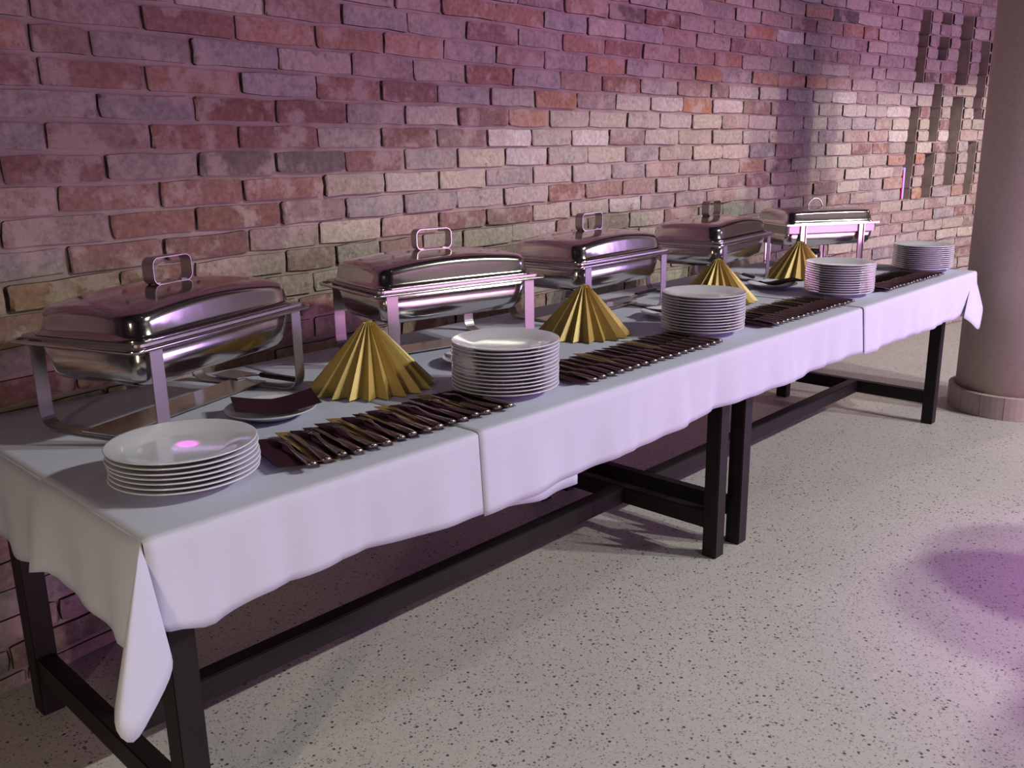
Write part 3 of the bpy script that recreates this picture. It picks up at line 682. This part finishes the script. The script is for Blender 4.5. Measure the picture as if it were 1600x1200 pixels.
# ------------------------------------------------------------------ gold napkin fans
def fan(label, c, R, H, a0, a1, npl, seed):
    rg = random.Random(seed); t = thing('napkin_fan', label, 'napkin', (c[0], c[1], TOP), 0, 'gold napkin fans on the buffet')
    N = npl * 2; nr = 7; v = []; f = []
    for i in range(N + 1):
        a = math.radians(a0 + (a1 - a0) * i / N) + rg.uniform(-0.012, 0.012)
        out = (i % 2 == 0); rb = R * (1.0 + rg.uniform(-0.03, 0.03)) * (1.0 if out else 0.80); ra = 0.014 if out else 0.006
        for j in range(nr):
            s = j / (nr - 1); r = ra + (rb - ra) * s; z = H * (1 - s) + (0.0 if out else 0.002) * s
            if not out: z += 0.010 * s * (1 - s)
            v.append((r * math.cos(a), r * math.sin(a), max(0.0008, z)))
    for i in range(N):
        for j in range(nr - 1): b = i * nr + j; f.append((b, b + nr, b + nr + 1, b + 1))
    me = new_mesh('pleats', v, f); o = link('pleats', me, M_gold, t)
    so = o.modifiers.new('paper', 'SOLIDIFY'); so.thickness = 0.0012; so.offset = 0
    # folded collar that closes the top
    m = MB(); m.lathe([(0, H + 0.004), (0.008, H + 0.003), (0.015, H - 0.004), (0.017, H - 0.010)], 14); m.build('folded_tip', M_gold, t)
    return t
fan('gold pleated napkin fan in front of the second chafing dish from near end', (0.867, 0.497), 0.168, 0.172, 112, 330, 13, 1)
fan('gold pleated napkin fan between the second and third stacks of plates', (1.765, 0.495), 0.162, 0.165, 115, 335, 12, 2)
fan('gold pleated napkin fan behind the third stack of plates from near end', (2.640, 0.510), 0.165, 0.165, 115, 335, 12, 3)
fan('gold pleated napkin fan in front of the farthest chafing dish', (3.470, 0.566), 0.165, 0.165, 110, 330, 12, 4)

# ------------------------------------------------------------------ cutlery wrapped rows
def fork_mesh():
    m = MB(); prof = [(0.0, 0.0085), (0.004, 0.0120), (0.014, 0.0130), (0.05, 0.0105), (0.10, 0.0058), (0.135, 0.0042), (0.150, 0.008), (0.160, 0.0115), (0.172, 0.0120)]
    def zc(y): return 0.0048 + (0.007 * max(0, (y - 0.10) / 0.05) if y < 0.15 else 0.007 - 0.006 * (y - 0.15) / 0.05) + 0.003 * max(0, 1 - y / 0.05)
    v = []; f = []
    for y, hw in prof:
        z = zc(y)
        th = 0.0012 + 0.0040 * max(0, min(1, (0.125 - y) / 0.06))
        v += [(-hw, y, z), (-hw * 0.6, y, z + th), (hw * 0.6, y, z + th), (hw, y, z), (hw * 0.6, y, z - th * 0.6), (-hw * 0.6, y, z - th * 0.6)]
    n = len(prof)
    for i in range(n - 1):
        for k in range(6): f.append((i * 6 + k, i * 6 + (k + 1) % 6, i * 6 + 6 + (k + 1) % 6, i * 6 + 6 + k))
    f.append((5, 4, 3, 2, 1, 0)); f.append(tuple((n - 1) * 6 + k for k in range(6)))
    m.add(v, f, True)
    h = MB()
    for k in range(4):
        x = -0.0098 + k * 0.00653; h.tube([(x, 0.168, zc(0.168)), (x, 0.19, zc(0.19) - 0.0005), (x, 0.213, zc(0.21) + 0.001)], [0.0019, 0.0017, 0.0009], 6)
    return m.mesh('fork_handle'), h.mesh('tines')
def knife_mesh():
    m = MB(); prof = [(0.0, 0.008, 0.004), (0.005, 0.0122, 0.0062), (0.05, 0.0118, 0.0062), (0.095, 0.0090, 0.0048), (0.105, 0.0068, 0.0030)]
    rings = []
    for y, hw, hz in prof: rings.append([(hw * math.cos(q * PI / 5), y, 0.0064 + hz * math.sin(q * PI / 5)) for q in range(10)])
    loft(m, rings, True, True)
    b = MB(); pts = [(0.100, 0.0065), (0.12, 0.0085), (0.18, 0.0095), (0.21, 0.0070), (0.222, 0.001)]; v = []; f = []
    for y, hw in pts: v += [(-0.006, y, 0.0055), (hw, y, 0.0047), (-0.006, y, 0.0035)]
    for i in range(len(pts) - 1):
        for k in range(3): f.append((i * 3 + k, i * 3 + (k + 1) % 3, i * 3 + 3 + (k + 1) % 3, i * 3 + 3 + k))
    f.append((2, 1, 0)); b.add(v, f, False)
    return m.mesh('knife_handle'), b.mesh('blade')
FORK = fork_mesh(); KNIFE = knife_mesh()
for me in FORK + KNIFE: me.materials.append(M_cut)
def napkin_mesh(w_, l_, seed, mat):
    rg = random.Random(seed); m = MB(); nx, ny = 2, 6; v = []; f = []
    sk = rg.uniform(0.004, 0.014)
    for lay in range(2):
        for j in range(ny + 1):
            y = l_ * j / ny
            for i in range(nx + 1):
                x = -w_ + w_ * i / nx
                yy = y + (sk * (1 - i / nx) if j == ny else 0)
                v.append((x, yy, 0.0 if lay else 0.0016 + 0.0004 * math.sin(i * 2 + j)))
    q = (nx + 1) * (ny + 1)
    for j in range(ny):
        for i in range(nx):
            a = j * (nx + 1) + i; f.append((a, a + 1, a + nx + 2, a + nx + 1)); f.append((q + a, q + a + nx + 1, q + a + nx + 2, q + a + 1))
    rim = [i for i in range(nx + 1)] + [j * (nx + 1) + nx for j in range(1, ny + 1)] + [ny * (nx + 1) + i for i in range(nx - 1, -1, -1)] + [j * (nx + 1) for j in range(ny - 1, 0, -1)]
    for a in range(len(rim)):
        b = (a + 1) % len(rim); f.append((rim[a], q + rim[a], q + rim[b], rim[b]))
    m.add(v, f); me = m.mesh('napkin'); me.materials.append(mat); return me
NAPW = 0.056
NAPS = {('p', i): napkin_mesh(NAPW, 0.205, i, M_plum) for i in range(4)}; NAPS.update({('g', i): napkin_mesh(NAPW, 0.225, 10 + i, M_ochre) for i in range(3)})
NAPS['wide'] = napkin_mesh(0.095, 0.200, 30, M_plum)
ROWN = ['nearest', 'second', 'third', 'farthest']
ORDL = ['first', 'second', 'third', 'fourth', 'fifth', 'sixth', 'seventh', 'eighth', 'ninth', 'tenth', 'eleventh', 'twelfth', 'thirteenth', 'fourteenth', 'fifteenth', 'sixteenth', 'seventeenth']
def setting_row(ri, x0, x1, n, lean0, lean1, golds, kind):
    rg = random.Random(40 + ri); s = (x1 - x0) / (n - 1); tilt = 0.11
    for i in range(n):
        x = x0 + s * i; lean = lean0 + (lean1 - lean0) * i / (n - 1) + rg.uniform(-0.8, 0.8)
        g = i in golds; key = 'wide' if i == 0 else ('g', rg.randrange(3)) if g else ('p', rg.randrange(4))
        rot = Matrix.Rotation(math.radians(-lean), 4, 'Z') @ Matrix.Rotation(tilt, 4, 'Y')
        o = link('napkin', NAPS[key]); xr = x + 0.040
        o.matrix_world = Matrix.Translation((xr, 0.066 + rg.uniform(-0.004, 0.004), TOP + 0.0006)) @ rot
        colr = 'gold' if g else 'dark plum'
        tag(o, '%s folded paper napkin, %s from the left in the %s cutlery row' % (colr, ORDL[i], ROWN[ri]), 'napkin', 'napkins under the %s cutlery row' % ROWN[ri])
        k = 'fork' if kind(i) else 'knife'; meshes = FORK if k == 'fork' else KNIFE
        t = thing(k, 'steel %s, %s from the left, on the %s row of napkins' % (k, ORDL[i], ROWN[ri]), k, group='cutlery in the %s row' % ROWN[ri])
        dx = -NAPW + s * 0.5; dx = max(dx, -NAPW + 0.013)
        t.matrix_world = Matrix.Translation((xr, 0.066, TOP + 0.0006)) @ rot @ Matrix.Translation((dx, -0.026 + rg.uniform(-0.004, 0.004), 0.0026)) @ Matrix.Rotation(math.radians(rg.uniform(-2, 2)), 4, 'Z')
        a = link('handle', meshes[0], None, t); b = link('tines' if k == 'fork' else 'blade', meshes[1], None, t)
setting_row(0, 0.372, 0.928, 16, 13, 3, (1, 5, 9, 13), lambda i: i % 2 == 0)
setting_row(1, 1.255, 1.893, 17, 10, 8, (5, 11), lambda i: False)
setting_row(2, 2.268, 2.874, 17, 10, 6, (4, 9, 12), lambda i: False)
setting_row(3, 3.262, 3.868, 17, 10, 6, (), lambda i: False)

# ------------------------------------------------------------------ spoon rest saucers with a napkin on each
S_me = plate_mesh(0.108, 44); S_me.name = 'saucer'; S_me.materials.append(M_porc)
def rest_napkin(label, c, ang, l_, w_, wave, z):
    v = []; f = []; nx, ny = 14, 8
    for j in range(ny + 1):
        for i in range(nx + 1):
            x = -l_ / 2 + l_ * i / nx; y = -w_ / 2 + w_ * j / ny
            q = x / l_ * 2
            zz = 0.014 * abs(q) ** 1.5 + wave * math.sin(q * 4.2) * (1 - j / ny * 0.5) + (0.004 if j < 1 else 0)
            yy = y - (0.012 * (1 - abs(q)) if j == ny else 0)
            v.append((x, yy, zz))
    for j in range(ny):
        for i in range(nx): a = j * (nx + 1) + i; f.append((a, a + 1, a + nx + 2, a + nx + 1))
    o = link('napkin', new_mesh('napkin', v, f), M_plum); so = o.modifiers.new('paper', 'SOLIDIFY'); so.thickness = 0.0022; so.offset = 1
    o.location = (c[0], c[1], z); o.rotation_euler = (0, 0, math.radians(ang))
    return tag(o, label, 'napkin', 'plum napkins on the spoon rests')
def saucer(label, c):
    o = link('saucer', S_me, None, None, (c[0], c[1], TOP)); return tag(o, label, 'saucer', 'spoon rest saucers')
saucer('white saucer with plum napkin between near plate stack and first gold fan', (0.535, 0.458))
rest_napkin('dark plum napkin on the saucer left of the first gold fan', (0.545, 0.452), -25, 0.195, 0.155, 0.0, TOP + 0.020)
saucer('white saucer half hidden behind the second stack of plates', (1.235, 0.465))
rest_napkin('dark plum napkin on the saucer behind the second stack of plates', (1.26, 0.46), -25, 0.18, 0.10, 0.0, TOP + 0.020)
saucer('white saucer half hidden behind the third stack of plates', (2.215, 0.452))
rest_napkin('dark plum napkin on the saucer behind the third stack of plates', (2.210, 0.440), -25, 0.20, 0.11, 0.002, TOP + 0.020)
saucer('white saucer with wavy plum napkin left of the fourth gold fan', (3.085, 0.500))
rest_napkin('wavy dark plum napkin on the saucer before the fourth gold fan', (3.075, 0.475), -32, 0.225, 0.11, 0.005, TOP + 0.022)

# ------------------------------------------------------------------ serving tools and small things
def turner(label, p0, p1):
    """flat serving turner: blade at p0, handle end at p1"""
    d = Vector((p1[0] - p0[0], p1[1] - p0[1], 0)); L_ = d.length; t = thing('serving_turner', label, 'turner', (p0[0], p0[1], TOP + 0.010), math.atan2(d.y, d.x))
    m = MB(); m.box(0, 0.10, -0.036, 0.036, 0.0, 0.002, 0.0008); m.build('blade', M_steel_b, t)
    m = MB(); m.ribbon([(0.095, 0, 0.001), (0.12, 0, 0.006), (0.16, 0, 0.012)], (0, 1, 0), 0.014, 0.003); m.build('neck', M_steel_b, t)
    m = MB(); m.box(0.15, L_, -0.010, 0.010, 0.006, 0.018, 0.004); m.build('handle', M_black, t)
    return t
turner('dark handled serving turner lying by the right leg of the near chafing dish', (0.655, 0.905), (0.722, 0.625))
turner('dark handled serving turner lying right of the third chafing dish', (2.30, 0.76), (2.61, 0.79))
turner('dark handled serving turner beside the fourth chafing dish and wavy plum napkin', (3.34, 0.86), (3.185, 0.645))
def tongs(label, p0, p1):
    d = Vector((p1[0] - p0[0], p1[1] - p0[1], 0)); L_ = d.length; t = thing('serving_tongs', label, 'tongs', (p0[0], p0[1], TOP + 0.0125), math.atan2(d.y, d.x))
    for s in (-1, 1):
        m = MB(); m.ribbon([(0, s * 0.004, 0.010), (L_ * 0.1, s * 0.013, 0.010), (L_ * 0.5, s * 0.022, 0.010), (L_ * 0.85, s * 0.024, 0.010), (L_, s * 0.016, 0.010)], (0, 0, 1), 0.018, 0.002); m.build('arm', M_steel_b, t)
    return t
tongs('steel serving tongs lying on the shelf under the third chafing dish', (2.36, 0.735), (2.17, 0.728))
def fuel_can(label, p, z):
    t = thing('fuel_can', label, 'fuel can', (p[0], p[1], z))
    m = MB(); m.lathe([(0, 0), (0.041, 0), (0.043, 0.002), (0.043, 0.052), (0.041, 0.054), (0, 0.054)], 28); m.build('can', M_steel, t)
    m = MB(); m.lathe([(0, 0.054), (0.036, 0.054), (0.037, 0.062), (0.034, 0.064), (0, 0.064)], 28); m.build('lid', M_black, t)
    return t
fuel_can('burner fuel can with black lid under the third chafing dish', (2.03, 0.742), TOP + 0.0087)
fuel_can('burner fuel can with black lid under the farthest chafing dish', (3.905, 0.71), TOP + 0.0197)
# violet light stick and tiny lamp standing in the brick niches
t = thing('light_stick', 'thin violet light stick standing in the lowest left brick niche', 'light stick', (5.965, wall_y(5.965) + 0.02, ZA - 9 * COURSE + 0.004))
m = MB(); m.box(-0.012, 0.012, -0.008, 0.008, 0.0, 0.215, 0.003); m.build('tube', M_violet, t)
m = MB(); m.box(-0.022, -0.0125, -0.006, 0.008, 0.0, 0.20, 0.002); m.build('red_edge', M_red, t)['label'] = 'red edge strip'
m = MB(); m.lathe([(0, 0), (0.02, 0), (0.024, 0.012), (0.02, 0.028), (0.008, 0.034), (0, 0.034)], 16)
o = m.build('lamp', M_pink, None, (6.80, wall_y(6.80) + 0.03, ZA - 2 * COURSE + 0.004)); tag(o, 'tiny pink glowing lamp on a ledge in the brick niches by column', 'lamp')

# ------------------------------------------------------------------ added shade casters shaped as bar tables, right of the picture: they shade the floor
def shade_caster(label, p, R, H):
    t = thing('shade_caster', label, 'added shade caster', (p[0], p[1], 0), 0, 'added shade casters outside the picture')
    m = MB(); m.lathe([(0, H - 0.03), (R - 0.01, H - 0.03), (R, H - 0.02), (R, H - 0.006), (R - 0.006, H), (0, H)], 48); m.build('tabletop', M_wood, t)
    m = MB(); m.lathe([(0, 0.02), (0.03, 0.02), (0.03, H - 0.03), (0, H - 0.03)], 16); m.build('pole', M_steel_b, t)
    m = MB(); m.lathe([(0, 0), (0.22, 0), (0.22, 0.012), (0.05, 0.024), (0, 0.024)], 32); m.build('base', M_steel_b, t)
shade_caster('added shade caster, a round black table right of the view, its shade on the floor by column', (2.96, -1.735), 0.31, 1.08)
shade_caster('added shade caster, a round black table nearest the camera right of the view', (2.43, -2.09), 0.31, 1.08)
